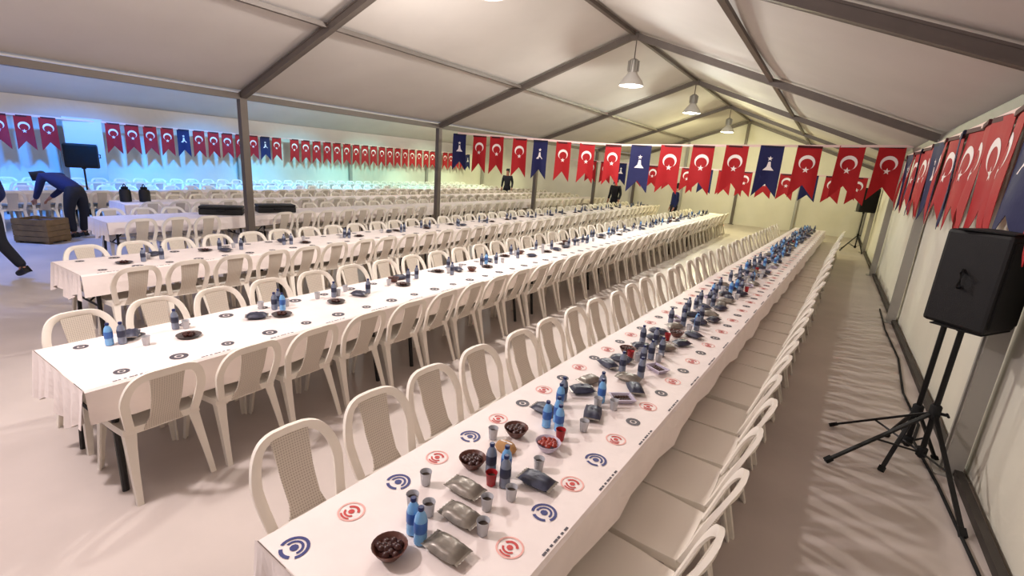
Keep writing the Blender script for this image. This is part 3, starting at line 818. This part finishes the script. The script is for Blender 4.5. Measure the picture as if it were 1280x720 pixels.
# cable on the floor along the right wall
mb = MB(); pts = [(1.08, 10.5, .012), (1.05, 9, .012), (1.09, 7.5, .012), (1.02, 6.2, .012), (1.06, 5.4, .012), (.98, 5.0, .012), (1.05, 4.3, .012), (1.1, 3.4, .012), (1.12, 2.6, .012)]
mb.tube(pts, .012, 6); tag(mb.obj('cable', M['rubber'], smooth=True), 'black cable lying along the foot of the right wall', 'cable')

# ------------------------------------------------------------------ people and things in the far tent
def skin_obj(name, joints, edges, m, parent, sub=2, root=0):
    me = bpy.data.meshes.new(name); me.from_pydata([j[:3] for j in joints], edges, []); me.update(); me.materials.append(m)
    o = bpy.data.objects.new(name, me); C.objects.link(o)
    if parent: o.parent = parent
    o.modifiers.new('skin', 'SKIN').use_smooth_shade = True
    sv = me.skin_vertices[0].data
    for i, j in enumerate(joints):
        rr_ = j[3]; sv[i].radius = (rr_, j[4] if len(j) > 4 else rr_); sv[i].use_root = (i == root)
    s = o.modifiers.new('subdivision', 'SUBSURF'); s.levels = 1; s.render_levels = sub
    return o
def person(loc, rz, J, label, jacket, trousers, hairm='hair', sc=1):
    """J: named joints in a body frame (x right, y forward, z up)"""
    r = empty('person', loc, rz); r.scale = (sc,)*3
    V3 = {k: Vector(v) for k, v in J.items()}
    V, E = [], []; ix = {}
    def n(key, p, rad, par=None, r2=None):
        V.append((p[0], p[1], p[2], rad, r2 or rad)); ix[key] = len(V)-1
        if par is not None: E.append((ix[par], ix[key]))
    g = V3
    n('pelvis', g['pelvis'], .07); n('waist', g['pelvis'].lerp(g['chest'], .45), .07, 'pelvis'); n('chest', g['chest'], .09, 'waist')
    n('neck0', g['chest'].lerp(g['head'], .45), .055, 'chest')
    hd = (g['head']-g['chest']).normalized(); fwd = g['face'].normalized()
    n('jaw', g['head']-hd*.06+fwd*.02, .068, 'neck0'); n('skull', g['head']+hd*.03, .088, 'jaw'); n('crown', g['head']+hd*.10, .062, 'skull')
    n('nose', g['head']-hd*.01+fwd*.108, .012, 'skull')
    for s in ('l', 'r'):
        n('sh'+s, g['sh'+s], .05, 'chest'); n('el'+s, g['el'+s], .043, 'sh'+s); n('wr'+s, g['wr'+s], .03, 'el'+s)
        d = (g['wr'+s]-g['el'+s]).normalized(); side = d.cross(Vector((0, .3, 1))); side = side.normalized() if side.length > .1 else Vector((1,0,0)); pn = d.cross(side)
        n('pa'+s, g['wr'+s]+d*.055, .032, 'wr'+s, .018)
        for f, (o_, L) in enumerate(((-.03, .06), (-.011, .075), (.009, .07), (.028, .055))):
            b = g['wr'+s]+d*.085+side*o_; n('f%d%s' % (f, s), b, .0095, 'pa'+s); n('g%d%s' % (f, s), b+d*L*.55+pn*.01, .0085, 'f%d%s' % (f, s)); n('h%d%s' % (f, s), b+d*L*.9+pn*.03, .007, 'g%d%s' % (f, s))
        b = g['wr'+s]+d*.035-side*.04; n('t'+s, b, .010, 'pa'+s); n('u'+s, b+d*.04-side*.02+pn*.01, .0085, 't'+s)
        n('hip'+s, g['hip'+s], .055, 'pelvis'); n('kn'+s, g['kn'+s], .05, 'hip'+s); n('an'+s, g['an'+s], .042, 'kn'+s); n('to'+s, g['to'+s], .035, 'an'+s)
    skin_obj('body', V, E, M['skin'], r)
    # jacket over torso and arms
    V, E = [], []; ix = {}
    n('pelvis', g['pelvis']-(g['chest']-g['pelvis']).normalized()*.07, .165); n('waist', g['pelvis'].lerp(g['chest'], .5), .145, 'pelvis'); n('chest', g['chest'], .155, 'waist'); n('col', g['chest'].lerp(g['head'], .38), .075, 'chest')
    for s in ('l', 'r'):
        n('sh'+s, g['sh'+s], .078, 'chest'); n('el'+s, g['el'+s], .058, 'sh'+s); n('wr'+s, g['wr'+s].lerp(g['el'+s], .06), .044, 'el'+s)
    skin_obj('jacket', V, E, M[jacket], r)
    V, E = [], []; ix = {}
    n('pelvis', g['pelvis'], .158); n('top', g['pelvis'].lerp(g['chest'], .35), .12, 'pelvis')
    for s in ('l', 'r'):
        n('hip'+s, g['hip'+s], .122, 'pelvis'); n('kn'+s, g['kn'+s], .08, 'hip'+s); n('an'+s, g['an'+s]+Vector((0,0,.02)), .062, 'kn'+s)
    skin_obj('trousers', V, E, M[trousers], r)
    for s in ('l', 'r'):
        V, E = [], []; ix = {}
        a = g['an'+s]; t = g['to'+s]; n('a', a+Vector((0,0,-.03)), .05); n('h', a+(a-t)*.25+Vector((0,0,-.03)), .043, 'a'); n('t', t, .042, 'a')
        skin_obj('shoe', V, E, M['shoe'], r)
    V, E = [], []; ix = {}
    n('a', g['head']+hd*.06-fwd*.035, .085); n('b', g['head']+hd*.115-fwd*.01, .07, 'a'); n('c', g['head']-hd*.03-fwd*.06, .055, 'a')
    skin_obj('hair', V, E, M[hairm], r)
    return tag(r, label, 'person')
def standing(**kw):
    J = dict(pelvis=(0,0,.95), chest=(0,.0,1.33), head=(0,.02,1.62), face=(0,1,0), shl=(-.19,0,1.42), shr=(.19,0,1.42), ell=(-.25,-.03,1.13), elr=(.25,-.03,1.13), wrl=(-.25,.08,.88), wrr=(.25,.08,.88),
             hipl=(-.09,0,.90), hipr=(.09,0,.90), knl=(-.10,.03,.50), knr=(.10,.03,.50), anl=(-.10,0,.09), anr=(.10,0,.09), tol=(-.11,.16,.04), tor=(.11,.16,.04))
    J.update(kw); return J
# image left is about (-0.8,-0.5) in the hall: rz turns body +y toward it
LEFTZ = math.atan2(-(-.85), -.52)
bend = standing(pelvis=(0,-.05,.90), chest=(0,.30,1.10), head=(0,.56,1.10), face=(0,.5,-.86), shl=(-.18,.36,1.13), shr=(.18,.36,1.13), ell=(-.22,.44,.86), elr=(.22,.44,.86), wrl=(-.14,.60,.70), wrr=(.14,.60,.70),
                hipl=(-.09,-.05,.86), hipr=(.09,-.05,.86), knl=(-.12,.02,.48), knr=(.12,-.06,.48))
person((-12.42, 3.12, 0), LEFTZ, bend, 'person in navy jacket bending over a brown crate at left', 'navy', 'darkc', sc=1.05)
walk = standing(knl=(-.1,.22,.52), anl=(-.1,.34,.10), tol=(-.1,.5,.05), knr=(.1,-.04,.50), anr=(.1,-.32,.14), tor=(.1,-.20,.05), wrl=(-.25,-.1,.9), wrr=(.25,.2,.95))
person((-9.5, 1.42, 0), LEFTZ, walk, 'person in dark trousers striding out at the left picture edge', 'navy', 'darkc')
person((-7.6, 19.2, 0), math.radians(170), standing(), 'person in dark clothes standing far back below the cross string flags', 'darkc', 'darkc')
person((-13.2, 19.4, 0), math.radians(200), standing(), 'person in dark clothes standing far back right of the posts', 'darkc', 'darkc')
person((-4.85, 18.2, 0), math.radians(120), standing(), 'person in dark jacket standing at the far end between two table rows', 'navy', 'darkc')

def crate(loc, rz, w, d, h, label, m='crate'):
    r = empty('crate', loc, rz); mb = MB(); t = .025
    mb.box((-w/2, -d/2, .03), (w/2, d/2, .05)); 
    for (a, b, c, e) in ((-w/2, -d/2, w/2, -d/2+t), (-w/2, d/2-t, w/2, d/2), (-w/2, -d/2+t, -w/2+t, d/2-t), (w/2-t, -d/2+t, w/2, d/2-t)):
        for k in range(4): mb.box((a, b, .03+k*h/4), (c, e, .03+(k+.92)*h/4))
    mb.obj('slatted_side', M[m], r)
    mb = MB()
    for sx in (-1, 1):
        for sy_ in (-1, 1): mb.box((sx*(w/2-.05)-.04, sy_*(d/2-.05)-.04, 0), (sx*(w/2-.05)+.04, sy_*(d/2-.05)+.04, h+.03))
    mb.obj('corner_post', M[m], r)
    mb = MB(); rn = random.Random(4)
    for i in range(16):
        x = -w/2+.12+(w-.24)*rn.random(); y = -d/2+.1+(d-.2)*rn.random(); mb.box((x-.07, y-.05, .05), (x+.07, y+.05, h*(.75+.3*rn.random())))
    mb.obj('packed_goods', M['packd'], r, bevel=.01)
    return tag(r, label, 'crate')
crate((-12.26, 2.55, 0), .62, .62, .48, .42, 'brown slatted crate on the floor before the bending person')
def flask(x, y, label):
    r = empty('drink_flask', (x, y, TT+.008)); mb = MB(); mb.lathe([(.085, 0), (.10, .01), (.10, .2), (.085, .25), (.06, .26)], 18); mb.obj('body', M['black'], r, smooth=True)
    mb = MB(); mb.lathe([(.055, .26), (.06, .265), (.06, .3), (.02, .315)], 14); mb.obj('lid', M['rubber'], r, smooth=True)
    mb = MB(); mb.tube([(-.08, 0, .25), (-.06, 0, .33), (0, 0, .36), (.06, 0, .33), (.08, 0, .25)], .009, 7); mb.obj('handle', M['rubber'], r, smooth=True)
    tag(r, label, 'flask')
flask(-12.1, 3.86, 'black drink flask on a blue-lit table end, left one of two')
flask(-12.0, 4.16, 'black drink flask on a blue-lit table end, right one of two')
def case(x, y, rz, label):
    r = empty('equipment_case', (x, y, TT+.008), rz); mb = MB(); mb.box((-.36, -.16, 0), (.36, .16, .11)); mb.obj('base', M['black'], r, bevel=.015)
    mb = MB(); mb.box((-.36, -.16, .114), (.36, .16, .16)); mb.obj('lid', M['black'], r, bevel=.015)
    mb = MB(); mb.tube([(-.07, -.16, .08), (-.06, -.2, .08), (.06, -.2, .08), (.07, -.16, .08)], .01, 7); mb.obj('handle', M['rubber'], r, smooth=True)
    tag(r, label, 'case')
case(-9.62, 4.55, 1.0, 'black equipment case on the far table left of the first post')
case(-9.6, 5.6, 1.3, 'black equipment case on the far table right of the first post')
# pale banner on the far tent wall behind the speaker
mb = MB(); mb.box((-.012, -.42, 0), (.012, .42, 2.1)); mb.box((-.02, -.44, 2.08), (.02, .44, 2.13)); mb.box((-.02, -.44, -.02), (.02, .44, .03)); bn = mb.obj('banner', M['banner'], loc=(-17.95, 4.95, .3)); bn.rotation_euler = (0, 0, -.05); tag(bn, 'pale banner hanging on the blue-lit wall behind the speaker', 'banner')

# ------------------------------------------------------------------ world and view
w = bpy.data.worlds.new('World'); S.world = w; w.use_nodes = True
bg = w.node_tree.nodes['Background']; bg.inputs['Color'].default_value = (.80, .82, 1, 1); bg.inputs['Strength'].default_value = .28
S.view_settings.view_transform = 'Standard'; S.view_settings.look = 'None'; S.view_settings.exposure = .45; S.view_settings.gamma = 1
S.view_settings.use_curve_mapping = False
